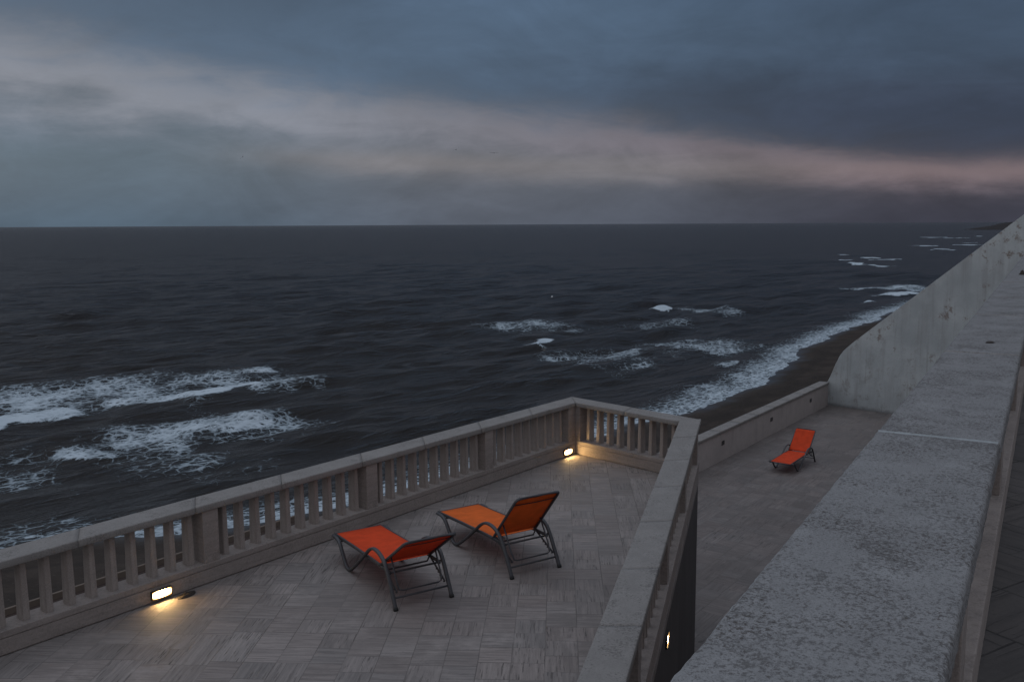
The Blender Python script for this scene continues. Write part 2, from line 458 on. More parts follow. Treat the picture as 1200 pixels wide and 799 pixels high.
def balustrade(name, label, p0, yaw, L, z, m0, m1, cop, cmat, pil, fins, block=1.24, gap=0.005, step=0.06, amp=0.002, seed=0, solid=None, joints=None, t=PT):
    root = empty(name, (p0.x, p0.y, z), R(90-yaw))
    tag(root, label, 'balustrade', 'stone balustrades round the terraces')
    # plinth: a low course and a slab lying on it a few mm proud
    bm = bmesh.new()
    for (ya, yb, z0, z1, bv) in ((0.022, t-0.004, 0.0, 0.0125, 0.0), (0.004, t-0.004, 0.013, 0.168, 0.004), (0.012, t-0.012, 0.1685, 0.1745, 0.0), (0.0, t, 0.175, 0.24, 0.006)):
        prism(bm, [(m0*ya, ya), (L+m1*ya, ya), (L+m1*yb, yb), (m0*yb, yb)], z0, z1, bv)
    link_bm('plinth', bm, M['plinth'], root)
    if joints is None:
        n = max(1, round(L/block)); joints = [(i+(random.random()-0.5)*0.12)/n for i in range(1, n)]
    bm = coping_mesh(0, L, m0, m1, cop[0], cop[1], 0.842, 0.92, joints, gap, step, amp, seed)
    link_bm('coping', bm, cmat, root, smooth=True)
    for x in pil:
        o = bpy.data.objects.new('pilaster', PIL); COL.objects.link(o); o.parent = root; o.location = (x, t/2, 0.2385)
    for x in fins:
        o = bpy.data.objects.new('baluster', FIN); COL.objects.link(o); o.parent = root
        o.location = (x, t/2, 0.2385); o.rotation_euler = (0, 0, random.choice((0, math.pi))+random.uniform(-.015, .015))
    if solid:
        bm = bmesh.new(); box(bm, solid[0], solid[1], 0.04, t-0.04, 0.2405, 0.8415); link_bm('infill_panel', bm, M['plinth'], root)
    return root

tAB = math.tan(R((YB-YA)/2)); tBC = math.tan(R((YC-YB)/2))
# sea side
pilA = [A_LEN-0.10] + [A_LEN-2.35-2.46*k for k in range(7)]; pilA = [x for x in pilA if x > 0.1]
finA = []
for p in pilA[1:] + [pilA[-1]-2.46]:
    finA += [p+0.24+0.2235*k for k in range(10)]
finA = [x for x in finA if 0.1 < x < A_LEN-0.25]
balA = balustrade('balustrade', 'long stone balustrade on the sea side behind the two orange loungers', A_START, YA, A_LEN, ZU,
                  0.0, tAB, (-0.015, 0.345), M['coping'], pilA, finA, seed=1)
B_LEN = (CORN2-CORN).length
balB = balustrade('balustrade', 'short end balustrade with warm light on its plinth at the terrace corner', CORN, YB, B_LEN, ZU,
                  -tAB, tBC, (-0.015, 0.345), M['coping'], [0.0], [0.22+0.2235*k for k in range(9) if 0.22+0.2235*k < B_LEN-0.02], seed=2)
C_LEN = 14.0
pilC = [0.02] + [0.02+2.46*k for k in range(1, 6)]
finC = []
for p in pilC: finC += [p+0.24+0.2235*k for k in range(10)]
finC = [x for x in finC if x < C_LEN-0.1]
balC = balustrade('balustrade', 'landward balustrade of the upper terrace, its outer side dark above the tall wall', CORN2, YC, C_LEN, ZU,
                  -tBC, 0.0, (-0.012, 0.315), M['coping'], pilC, finC, seed=3)
# deck parapet under the camera: local y=0 is the inner (deck) face, +y looks to the lower terrace
D_T = 0.33
d_in0 = D_OUT0 - leftn(YD)*(D_T+0.025)
tD0 = -2.2
D_START = d_in0 + unit(YD)*tD0
D_LEN = 36.4
def dx_at(yw):  # local x where the coping's centre has world y = yw
    return (yw - d_in0.y)/unit(YD).y - tD0
jd = [dx_at(y)/D_LEN for y in (-1.0, 2.93, 4.9, 6.95, 8.62, 10.8, 12.7, 14.6, 16.5, 18.4, 20.3, 22.2, 24.1, 26.0, 27.9)]
pilD = [0.4+2.46*k for k in range(11)]
finD = []
for p in pilD[:-1]: finD += [p+0.24+0.2235*k for k in range(10)]
finD = finD[:100]
balD = balustrade('balustrade', 'broad lichen spotted stone parapet running off beside the white stair wall', D_START, YD, D_LEN, ZD,
                  0, 0, (-0.025, D_T+0.025), M['coping_near'], pilD, finD, gap=0.014, step=0.012, amp=0.0032, seed=4, solid=(25.1, D_LEN-0.01), joints=jd, t=D_T)
for u in jd[1:6]:
    bm = bmesh.new()
    x = u*D_LEN; n = 24
    # smeared mortar bead along the joint
    vs0 = []; vs1 = []; vs2 = []
    for i in range(n+1):
        y = -0.02 + (D_T+0.04)*i/n
        w = (0.007 if u == jd[1] else 0.004) + 0.005*mnoise.noise(Vector((x, y*14, 0)))
        vs0.append(bm.verts.new((x-w, y, 0.9175))); vs1.append(bm.verts.new((x+0.002*mnoise.noise(Vector((x, y*20, 3))), y, 0.9235))); vs2.append(bm.verts.new((x+w, y, 0.9175)))
    for a, b in ((vs0, vs1), (vs1, vs2)):
        for i in range(n): bm.faces.new((a[i], a[i+1], b[i+1], b[i]))
    link_bm('mortar_joint', bm, M['mortar'] if u == jd[1] else M['coping'], balD, smooth=True)

# ------------------------------------------------------------------ upper terrace: floor sheet and the wall that carries it
A_S_out = outer(A_START, YA); 
oAB = cross_pt(A_S_out, unit(YA), outer(CORN, YB), unit(YB))
oBC = cross_pt(outer(CORN, YB), unit(YB), outer(CORN2, YC), unit(YC))
oC_end = outer(C_END, YC)
poly_up = [A_S_out, oAB, oBC, oC_end]
bm = bmesh.new(); prism(bm, poly_up, ZU-0.10, ZU)
tag(link_bm('terrace_floor', bm, M['floor_up']), kind='structure')
cen = sum(poly_up, Vector((0, 0)))/4
inset = [p + (cen-p).normalized()*0.02 for p in poly_up]
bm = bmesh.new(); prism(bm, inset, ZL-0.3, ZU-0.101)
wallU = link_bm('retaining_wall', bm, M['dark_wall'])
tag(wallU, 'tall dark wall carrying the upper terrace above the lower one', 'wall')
# drain slots under the ledge of the landward side (positions along the wall from its corner)
bm = bmesh.new()
for s in (9.2, 9.95):
    q = outer(CORN2, YC, PT-0.018) + unit(YC)*(8.9*0+s-0.3)
    n_ = leftn(YC); e = unit(YC)
    for zz in (5.86,):
        pts = [q+e*-0.05-n_*0.03, q+e*0.05-n_*0.03, q+e*0.05+n_*0.02, q+e*-0.05+n_*0.02]
        prism(bm, pts, zz-0.10, zz)
link_bm('drain_slot', bm, M['black'], wallU)

# ------------------------------------------------------------------ lower terrace
F_IN = Vector((5.27, 25.11)); F_END = Vector((12.19, 34.56))
F_S = F_END - unit(YF)*44
F_LEN = 44.0
lowpoly = [F_S + leftn(YF)*0.15, F_END + leftn(YF)*0.15 + unit(YF)*0.3, Vector((24, 24)), Vector((10, -4)), Vector((-8, -8))]
bm = bmesh.new(); prism(bm, lowpoly, ZL-0.2, ZL)
tag(link_bm('lower_terrace_floor', bm, M['floor_low']), kind='structure')

rootF = empty('sea_parapet', (F_S.x, F_S.y, ZL), R(90-YF))
tag(rootF, 'low solid parapet along the lower terrace above the beach', 'parapet')
bm = bmesh.new(); box(bm, 0, F_LEN, 0.0, 0.30, -2.6, 0.839); link_bm('wall', bm, M['render_wall'], rootF)
bm = coping_mesh(0, F_LEN, 0, 0, -0.035, 0.34, 0.84, 0.92, [i/30 for i in range(1, 30)], 0.006, 0.25, 0.002, 5)
link_bm('coping', bm, M['coping'], rootF, smooth=True)

# ------------------------------------------------------------------ white stair wall across the end of the lower terrace
E0 = Vector((12.20, 34.68)); YE = 135.8
prof = [(-0.02, 1.0), (-0.02, 3.92), (0.12, 4.20), (0.30, 4.66), (0.44, 4.98), (0.56, 5.14), (0.72, 5.31), (0.99, 5.56), (3.98, 8.09), (6.57, 10.27), (9.0, 12.3), (11.5, 12.3), (11.5, 1.0)]
bm = bmesh.new()
T_E = 0.34
dirE, nE = unit(YE), leftn(YE)
f0 = [bm.verts.new((*(E0+dirE*s), z)) for s, z in prof]
f1 = [bm.verts.new((*(E0+dirE*s+nE*T_E), z)) for s, z in prof]
bm.faces.new(f0); bm.faces.new(f1[::-1])
sharp = []
for i in range(len(prof)):
    j = (i+1) % len(prof)
    bm.faces.new((f0[i], f0[j], f1[j], f1[i]))
tops = [e for e in bm.edges if (all(v in f0 for v in e.verts) or all(v in f1 for v in e.verts)) and all(v.co.z > 3.5 for v in e.verts)]
bmesh.ops.bevel(bm, geom=tops, offset=0.035, segments=3, affect='EDGES', profile=0.5)
o = link_bm('stair_wall', bm, M['plaster'])
tag(o, 'white plastered wall with a steep sloping top at the end of the lower terrace', 'wall')

# ------------------------------------------------------------------ the deck the camera stands on
din = d_in0 + unit(YD)*tD0; dend = din + unit(YD)*D_LEN
dout = din + leftn(YD)*D_T; dout2 = dout + unit(YD)*D_LEN
bm = bmesh.new()
prism(bm, [dout, dout2, dout2 + Vector((14, -8)), Vector((18, -8)), Vector((0, -8))], ZD-0.15, ZD)
tag(link_bm('deck_floor', bm, M['floor_deck']), kind='structure')
bm = bmesh.new()
i_ = 0.015
prism(bm, [dout-leftn(YD)*i_, dout2-leftn(YD)*i_, dout2-leftn(YD)*0.5, dout-leftn(YD)*0.5], ZL-0.1, ZD-0.151)
tag(link_bm('deck_wall', bm, M['render_wall']), 'high plain wall under the broad stone parapet, facing the lower terrace', 'wall')

# ------------------------------------------------------------------ lamps
def wall_lamp(loc, rz, lit, label, w=0.225, h=0.082, d=0.030, group='lit lamps in the terrace walls'):
    """rectangular lamp: housing with a raised rim and a glass panel; local -y faces out of the wall"""
    root = empty('wall_lamp', loc, rz)
    tag(root, label, 'lamp', group)
    bm = bmesh.new(); r_ = 0.006
    box(bm, -w/2, w/2, -0.006, 0.05, -h/2, h/2)
    for (x0, x1, z0, z1) in ((-w/2-r_, -w/2, -h/2-r_, h/2+r_), (w/2, w/2+r_, -h/2-r_, h/2+r_), (-w/2, w/2, h/2, h/2+r_), (-w/2, w/2, -h/2-r_, -h/2)):
        box(bm, x0, x1, -d, 0.05, z0, z1)
    link_bm('housing', bm, M['black'], root)
    bm = bmesh.new(); box(bm, -w/2+0.002, w/2-0.002, -d+0.008, -0.0065, -h/2+0.002, h/2-0.002)
    link_bm('glass', bm, M['glow'] if lit else M['dull_glass'], root)
    return root

def onA(x): 
    p = A_START + unit(YA)*x; return p
L0 = (A0-A_START).length
def lampA(s, z, label):
    p = A0 + unit(YA)*s
    # slide onto the inner face of the plinth
    q = A_START + unit(YA)*((p-A_START).dot(unit(YA)))
    return wall_lamp((q.x, q.y, ZU+z), R(90-YA), True, label)
lampA(1.645, 0.088, 'lit rectangular lamp low in the plinth beside the dark scrap on the floor')
lampA(9.32, 0.088, 'lit rectangular lamp in the plinth at the far terrace corner')
q = outer(CORN2, YC, PT-0.02) + unit(YC)*5.17
wall_lamp((q.x, q.y, 5.70), R(90-YC)+math.pi, True, 'lit lamp on the dark wall below the balustrade, seen edge on', w=0.21, h=0.10, d=0.034)
for s, lab in ((1.67, 'unlit square lamp in the low parapet, nearest the terrace corner'), (5.66, 'unlit square lamp in the low parapet, middle one of its row'), (9.64, 'unlit square lamp in the low parapet, nearest the white stair wall')):
    p = F_IN + unit(YF)*s; qx = F_S + unit(YF)*((p-F_S).dot(unit(YF)))
    wall_lamp((qx.x, qx.y, ZL+0.53), R(90-YF), False, lab, w=0.17, h=0.115, d=0.012, group='unlit lamps in the low parapet')
# small black box at the foot of the end balustrade
p = CORN + unit(YB)*1.93
bx_ = empty('socket_box', (p.x, p.y, ZU+0.09), R(90-YB)); tag(bx_, 'small black socket box on the short end balustrade plinth', 'socket')
bm = bmesh.new(); box(bm, -0.035, 0.035, -0.045, 0.0, -0.05, 0.05, 0.006); link_bm('box_body', bm, M['black'], bx_)
bm = bmesh.new(); box(bm, -0.03, 0.03, -0.052, -0.0455, -0.035, 0.03, 0.002); link_bm('flap', bm, M['rubber'], bx_)

# ------------------------------------------------------------------ loungers
CW = 0.70; HS = CW/2
def lounger(loc, rz, label, ang, fabric_mat):
    root = empty('sun_lounger', loc, rz)
    tag(root, label, 'sun lounger', 'orange sling loungers on the terraces')
    Y = lambda s: s-0.65
    fr = M['frame']
    for sx in (-1, 1):
        x = sx*(HS-0.02)
        # one bent tube: rail end, front foot, diagonal, arm rest, rear leg
        path = [(x, Y(1.80), 0.285), (x, Y(1.68), 0.283), (x, Y(1.585), 0.245), (x, Y(1.50), 0.15), (x, Y(1.40), 0.045), (x, Y(1.33), 0.018), (x, Y(1.25), 0.035),
                (x, Y(1.05), 0.17), (x, Y(0.80), 0.36), (x, Y(0.66), 0.462), (x, Y(0.54), 0.505), (x, Y(0.40), 0.497), (x, Y(0.27), 0.44), (x, Y(0.19), 0.345), (x, Y(0.08), 0.16), (x, Y(0.0), 0.012)]
        bm = bmesh.new(); tube(bm, smooth_path(path, 5), 0.022, 0.0165, Vector((1, 0, 0)), 12)
        leg = link_bm('leg_frame', bm, fr, root, smooth=True)
        bm = bmesh.new(); tube(bm, [(x, Y(0.006), 0.03), (x, Y(-0.003), 0.0)], 0.025, 0.020, Vector((1, 0, 0)), 12)
        link_bm('foot_cap', bm, M['rubber'], leg, smooth=True)
    xr = HS-0.055
    # seat frame: two rails, the foot bar and a cross bar
    bm = bmesh.new()
    for sx in (-1, 1):
        tube(bm, [(sx*xr, Y(1.84), 0.283), (sx*xr, Y(1.2), 0.315), (sx*xr, Y(0.6), 0.335), (sx*xr, Y(0.20), 0.335)], 0.012, 0.019, Vector((1, 0, 0)))
        tube(bm, [(sx*xr*0.98, Y(0.50), 0.325), (sx*(HS-0.015), Y(0.50), 0.46)] if False else [(sx*xr, Y(0.23), 0.335), (sx*(HS-0.015), Y(0.21), 0.36)], 0.010, 0.010, Vector((0, 1, 0)))
    tube(bm, [(-xr, Y(1.835), 0.283), (xr, Y(1.835), 0.283)], 0.013, 0.013, Vector((0, 1, 0)))
    tube(bm, [(-xr, Y(0.21), 0.335), (xr, Y(0.21), 0.335)], 0.010, 0.010, Vector((0, 1, 0)))
    tube(bm, [(-(HS-0.02), Y(1.62), 0.262), (HS-0.02, Y(1.62), 0.262)], 0.010, 0.010, Vector((0, 1, 0)))
    link_bm('seat_frame', bm, fr, root, smooth=True)
    # lower stretcher between the rear legs
    bm = bmesh.new(); tube(bm, [(-(HS-0.02), Y(0.055), 0.115), (HS-0.02, Y(0.055), 0.115)], 0.010, 0.010, Vector((0, 1, 0)))
    link_bm('stretcher', bm, fr, root, smooth=True)
    # seat sling with a light sag
    def sling(ymap, zmap, n, name, sag, parent):
        bm = bmesh.new(); rows = []
        nx = 12
        for side in (0, 1):
            g = []
            for i in range(n+1):
                t = i/n; row = []
                for k in range(nx+1):
                    u = -1 + 2*k/nx
                    px, py, pz, nx_, nz_ = u*(xr-0.004), ymap(t), zmap(t), *nrm
                    dd = -sag*(1-u*u)*math.sin(math.pi*min(1, max(0, t))) - side*0.004 + 0.012
                    row.append(bm.verts.new((px, py+nx_*dd, pz+nz_*dd)))
                g.append(row)
            rows.append(g)
        for g, flip in ((rows[0], False), (rows[1], True)):
            for i in range(n):
                for k in range(nx):
                    q_ = (g[i][k], g[i][k+1], g[i+1][k+1], g[i+1][k]); bm.faces.new(q_[::-1] if flip else q_)
        a, b = rows
        for k in range(nx):
            bm.faces.new((a[0][k], b[0][k], b[0][k+1], a[0][k+1])); bm.faces.new((a[n][k+1], b[n][k+1], b[n][k], a[n][k]))
        for i in range(n):
            bm.faces.new((a[i+1][0], b[i+1][0], b[i][0], a[i][0])); bm.faces.new((a[i][nx], b[i][nx], b[i+1][nx], a[i+1][nx]))
        return link_bm(name, bm, fabric_mat, parent, smooth=True)
    nrm = (0.0, 1.0)
    sling(lambda t: Y(1.80-1.34*t), lambda t: 0.288+0.045*min(1, t*1.4), 16, 'seat_sling', 0.022, root)
    # back rest
    a = R(ang); hy, hz, BL = 0.47, 0.335, 0.80
    bk = lambda d: (Y(hy - d*math.cos(a)), hz + d*math.sin(a))
    bm = bmesh.new()
    pts = [(-xr, *bk(0)), (-xr, *bk(0.4)), (-xr, *bk(BL-0.05)), (-xr+0.014, *bk(BL-0.012)), (-xr+0.05, *bk(BL)), (0, *bk(BL+0.004)), (xr-0.05, *bk(BL)), (xr-0.014, *bk(BL-0.012)), (xr, *bk(BL-0.05)), (xr, *bk(0.4)), (xr, *bk(0))]
    tube(bm, pts, 0.013, 0.015, Vector((1, 0.01, 0.01)))
    # bent cross tube behind the lower back
    tube(bm, [(-xr, *bk(0.06)), (-xr+0.06, bk(0.03)[0]-0.05, bk(0.0)[1]-0.035), (xr-0.06, bk(0.03)[0]-0.05, bk(0.0)[1]-0.035), (xr, *bk(0.06))], 0.009, 0.009, Vector((0, 1, 0)))
    back = link_bm('back_frame', bm, fr, root, smooth=True)
    nrm = (math.sin(a), math.cos(a))
    sl = sling(lambda t: bk(0.03+(BL-0.05)*t)[0], lambda t: bk(0.03+(BL-0.05)*t)[1], 12, 'back_sling', 0.02, root)
    # sewn sleeve over the top bar
    bm = bmesh.new(); d0, d1 = BL-0.115, BL-0.10
    n_ = Vector((0, -math.sin(a), -math.cos(a)))
    q0, q1 = bk(d0), bk(d1)
    tube(bm, [(-xr+0.008, q0[0]+n_.y*0.004, q0[1]+n_.z*0.004-0.002), (0, q0[0]+n_.y*0.013, q0[1]+n_.z*0.013), (xr-0.008, q0[0]+n_.y*0.004, q0[1]+n_.z*0.004-0.002)], 0.008, 0.003, Vector((0, math.cos(a), -math.sin(a))), 8)
    link_bm('sleeve_seam', bm, M['rubber'], sl, smooth=True)
    # brace: a U of tube hung from the back, and toothed racks on both sides
    bm = bmesh.new()
    p1 = bk(0.27)
    xi = xr-0.035
    foot = (Y(0.07), 0.175)
    tube(bm, [Vector(p) for p in ((-xi, *p1), (-xi, (p1[0]*0.25+foot[0]*0.75), p1[1]*0.25+foot[1]*0.75), (-xi+0.012, foot[0]+0.01, foot[1]+0.01), (-xi+0.05, *foot), (xi-0.05, *foot), (xi-0.012, foot[0]+0.01, foot[1]+0.01), (xi, p1[0]*0.25+foot[0]*0.75, p1[1]*0.25+foot[1]*0.75), (xi, *p1))], 0.0085, 0.0085, Vector((1, 0.02, 0.03)), 8)
    link_bm('brace', bm, fr, root, smooth=True)
    for sx in (-1, 1):
        bm = bmesh.new()
        a0, b0 = Vector((sx*(xr-0.012), Y(0.40), 0.33)), Vector((sx*(xr-0.012), Y(0.06), 0.17))
        tube(bm, [a0, b0], 0.006, 0.013, Vector((1, 0, 0)), 8)
        dn = Vector((0, -(b0-a0).z, (b0-a0).y)).normalized()
        for k in range(5):
            c_ = a0.lerp(b0, 0.42+0.13*k); tube(bm, [c_, c_-dn*-0.028], 0.007, 0.007, Vector((1, 0, 0)), 6)
        link_bm('notched_rack', bm, fr, root, smooth=True)
    return root
lounger((-1.29, 9.81, ZU), R(31.6), 'red orange lounger with its back lowered, close to the sea balustrade', 34, M['orange_red'])
lounger((-0.085, 10.65, ZU), R(32.5), 'bright orange lounger with a steep back in the middle of the upper terrace', 49, M['orange'])
lounger((8.275, 25.92, ZL), R(141.5), 'lone red lounger standing on the lower terrace by the low parapet', 47, M['red'])

# ------------------------------------------------------------------ scraps
def crumple(name, loc, rz, lx, ly, h, mt, label, cat, seed, n=14):
    bm = bmesh.new()
    top, bot = [], []
    for i in range(n+1):
        rt_, rb_ = [], []
        for k in range(n+1):
            u, v = -1+2*i/n, -1+2*k/n
            # rounded ragged outline
            L_ = max(abs(u), abs(v)); r = math.hypot(u, v) or 1
            s = (L_/r)*(0.85+0.25*mnoise.noise(Vector((u*1.7+seed, v*1.7, 0))))
            x, y = u*s*lx, v*s*ly
            e = max(0, 1-L_**2)
            z = h*e*(0.55+0.7*mnoise.noise(Vector((u*2.5, v*2.5, seed)))) + 0.003
            rt_.append(bm.verts.new((x, y, z+0.002))); rb_.append(bm.verts.new((x, y, min(z, 0.001))))
        top.append(rt_); bot.append(rb_)
    for i in range(n):
        for k in range(n):
            bm.faces.new((top[i][k], top[i+1][k], top[i+1][k+1], top[i][k+1])); bm.faces.new((bot[i][k], bot[i][k+1], bot[i+1][k+1], bot[i+1][k]))
    for i in range(n):
        bm.faces.new((top[i][0], bot[i][0], bot[i+1][0], top[i+1][0])); bm.faces.new((top[i+1][n], bot[i+1][n], bot[i][n], top[i][n]))
        bm.faces.new((top[0][i+1], bot[0][i+1], bot[0][i], top[0][i])); bm.faces.new((top[n][i], bot[n][i], bot[n][i+1], top[n][i+1]))
    o = link_bm(name, bm, mt, None, smooth=True); o.location = loc; o.rotation_euler = (0, 0, rz)
    return tag(o, label, cat)
x, y = at(218, 697.5, 4.0)
crumple('cloth_scrap', (x, y, ZU+0.001), R(90-YA+12), 0.15, 0.075, 0.04, M['leaf'], 'dark crumpled scrap lying on the floor beside the lit lamp', 'scrap', 3.3)
x, y = at(1160, 402, 0.72)
crumple('dead_leaf', (x, y, CAM_Z-0.7195), R(80), 0.012, 0.028, 0.008, M['leaf'], 'dark dead leaf lying on the far part of the broad parapet', 'leaf', 8.1, 8)
x, y = at(1198, 322, 0.72)
crumple('pebble', (x, y, CAM_Z-0.7195), R(30), 0.05, 0.05, 0.08, M['leaf'], 'dark lump on the broad parapet at the edge of the view', 'stone', 5.7, 8)

# ------------------------------------------------------------------ shore line
S_PX = [(127, 626), (176, 626), (214, 623), (250, 618), (277, 617), (345, 603), (440, 577), (560, 545), (690, 510), (755, 491), (804, 478), (840, 467), (868, 459), (883, 453), (892, 441), (919, 423), (938, 407), (960, 396), (1017, 376), (1040, 366)]
shore = [Vector(at(*p, 10.0)) for p in S_PX]
shore = [Vector(p) for p in ((-420, -160), (-160, -40), (-80, 4), (-40, 21), (-22, 27.4))] + shore + [Vector(p) for p in ((64, 130), (98, 183), (160, 268), (250, 440), (430, 750), (640, 1130), (760, 1300), (1300, 1900))]
SH = np.array([(p.x, p.y) for p in shore])
def seg_dist(P, poly):
    """signed distance to an open polyline, positive on its left side; also the arc position"""
    best = np.full(len(P), 1e18); sign = np.ones(len(P)); arc = np.zeros(len(P)); acc = 0.0
    for a, b in zip(poly[:-1], poly[1:]):
        ab = b-a; L2 = ab@ab
        t = np.clip(((P-a)@ab)/L2, 0, 1)
        q = a + t[:, None]*ab
        d = ((P-q)**2).sum(1)
        cr = ab[0]*(P[:, 1]-a[1]) - ab[1]*(P[:, 0]-a[0])
        mk = d < best
        best[mk] = d[mk]; sign[mk] = np.sign(cr[mk]); arc[mk] = acc + t[mk]*math.sqrt(L2)
        acc += math.sqrt(L2)
    return np.sqrt(best)*np.where(sign == 0, 1, sign), arc

def grid_mesh(name, V, nr, nc, mt, attrs=None):
    me = bpy.data.meshes.new(name)
    idx = np.arange(nr*nc).reshape(nr, nc)
    F = np.stack([idx[:-1, :-1], idx[:-1, 1:], idx[1:, 1:], idx[1:, :-1]], -1).reshape(-1, 4)
    me.vertices.add(len(V)); me.vertices.foreach_set('co', np.ascontiguousarray(V, dtype=np.float32).ravel())
    me.loops.add(F.size); me.loops.foreach_set('vertex_index', F.ravel().astype(np.int32))
    me.polygons.add(len(F)); me.polygons.foreach_set('loop_start', np.arange(0, F.size, 4, dtype=np.int32))
    me.update(calc_edges=True); me.validate()
    me.polygons.foreach_set('use_smooth', np.ones(len(me.polygons), dtype=bool))
    for k, v in (attrs or {}).items():
        at_ = me.attributes.new(k, 'FLOAT', 'POINT'); at_.data.foreach_set('value', np.ascontiguousarray(v, dtype=np.float32))
    return link_mesh(name, me, mt)

def wig(t, f, seed):   # smooth wobble of one variable
    r = np.random.default_rng(seed); out = np.zeros_like(t)
    for k in range(6):
        out += np.sin(t*f*(1.7**k) + r.uniform(0, 7))/(1.5**k)
    return out*0.4

# ------------------------------------------------------------------ beach
def sand():
    mt, nb, p = mat('dark_sand')
    v = world_pos(nb)
    s = nb.new('ShaderNodeAttribute', attribute_name='inland').outputs['Fac']
    n1 = nb.noise(v, 0.5, 5, 0.6); n2 = nb.noise(v, 6, 5, 0.65); n3 = nb.noise(v, 60, 3, 0.6)
    c = nb.mix(nb.smooth(n1, 0.35, 0.7), (0.042, 0.034, 0.029), (0.066, 0.053, 0.045))
    c = nb.mix(nb.mul(nb.smooth(n2, 0.5, 0.7), 0.4), c, (0.025, 0.021, 0.02))
    px_, py_, pz_ = nb.sep(v)
    wash = nb.noise(nb.comb(nb.add(nb.mul(s, 1.1), nb.mul(n1, 2.0)), nb.mul(px_, 0.06), nb.mul(py_, 0.06)), 1.0, 5, 0.65)
    c = nb.mix(nb.mul(nb.smooth(wash, 0.42, 0.66), 0.55), c, (0.030, 0.026, 0.024))
    peb = nb.noise(v, 9, 4, 0.7)
    c = nb.mix(nb.mul(nb.smooth(peb, 0.60, 0.70), 0.6), c, (0.13, 0.115, 0.10))
    c = nb.mix(nb.mul(nb.smooth(peb, 0.40, 0.30), 0.5), c, (0.015, 0.013, 0.012))
    wet = nb.smooth(nb.add(s, nb.mul(nb.sub(n1, 0.5), 2.0)), 0.3, 1.8, 1.0, 0.0)
    c = nb.mix(nb.mul(wet, 0.6), c, (0.018, 0.016, 0.017))
    nb.put(p.inputs['Base Color'], c)
    nb.put(p.inputs['Roughness'], nb.fmix(wet, 0.95, 0.3))
    nb.put(p.inputs['Specular IOR Level'], nb.fmix(wet, 0.1, 0.45))
    nb.put(p.inputs['Normal'], nb.bump(nb.add(n2, nb.mul(n3, 0.3)), 0.35, 0.05))
    return mt
# resample the shore line
acc = np.concatenate([[0], np.cumsum(np.hypot(*np.diff(SH, axis=0).T))])
i0 = 5
tt = []
t = 0.0
while t < acc[-1]:
    p = np.array([np.interp(t, acc, SH[:, 0]), np.interp(t, acc, SH[:, 1])]); dcam = np.hypot(*p)
    tt.append(t); t += max(0.35, dcam*0.008)
tt = np.array(tt)
def smooth1(a, k):
    ker = np.hanning(2*k+3)[1:-1]; ker /= ker.sum(); return np.convolve(np.pad(a, k, mode='edge'), ker, mode='valid')
cxx = smooth1(np.interp(tt, acc, SH[:, 0]), 3); cyy = smooth1(np.interp(tt, acc, SH[:, 1]), 3)
tx, ty = np.gradient(cxx), np.gradient(cyy); ln = np.hypot(tx, ty); tx /= ln; ty /= ln
tx = smooth1(tx, 6); ty = smooth1(ty, 6); ln = np.hypot(tx, ty); tx /= ln; ty /= ln
offs = np.concatenate([np.linspace(-14, -1.5, 10), np.linspace(-1.2, 6, 37), np.linspace(6.5, 24, 30), np.linspace(26, 70, 10)])
wob = wig(tt, 0.35, 3)*0.55 + wig(tt, 1.5, 4)*0.18
TT, OO = np.meshgrid(np.arange(len(tt)), offs, indexing='ij')
PX = cxx[TT] + ty[TT]*OO; PY = cyy[TT] - tx[TT]*OO
s_eff = OO + wob[TT]
z = np.where(s_eff < 0, 0.10*s_eff, np.where(s_eff < 8, 0.075*s_eff, 0.6+0.055*(s_eff-8)))
z = np.minimum(z, 2.1)
zz = z.ravel().copy()
for i, (a_, b_) in enumerate(zip(PX.ravel(), PY.ravel())):
    if abs(a_) < 120 and b_ < 160:
        zz[i] += 0.05*mnoise.noise(Vector((a_*0.6, b_*0.6, 0)))*min(1, max(0, OO.ravel()[i]/3)) + 0.03*mnoise.noise(Vector((a_*2, b_*2, 5)))*min(1, max(0, OO.ravel()[i]/3))
V = np.stack([PX.ravel(), PY.ravel(), zz], -1)
beach = grid_mesh('beach', V, len(tt), len(offs), sand(), {'inland': s_eff.ravel()})
tag(beach, kind='structure')

# old kerb half sunk in the sand behind the sea balustrade
p0 = Vector(at(-60, 735, 9.05)); p1 = Vector(at(350, 603, 9.05))
dk = (p1-p0).normalized(); nk = Vector((-dk.y, dk.x))
kb = empty('beach_kerb', (p0.x, p0.y, 0.0), math.atan2(dk.y, dk.x)); tag(kb, 'low old kerb half sunk in the dark sand, seen between the balusters', 'kerb')
Lk = (p1-p0).length
bm = bmesh.new(); box(bm, 0, Lk, -0.24, 0.0, 0.2, 0.80, 0.01); link_bm('landward_face', bm, M['kerb_shade'], kb)
bm = bmesh.new(); box(bm, -0.02, Lk+0.02, 0.003, 0.085, 0.2, 0.95, 0.012); link_bm('edge_stone', bm, M['kerb'], kb)

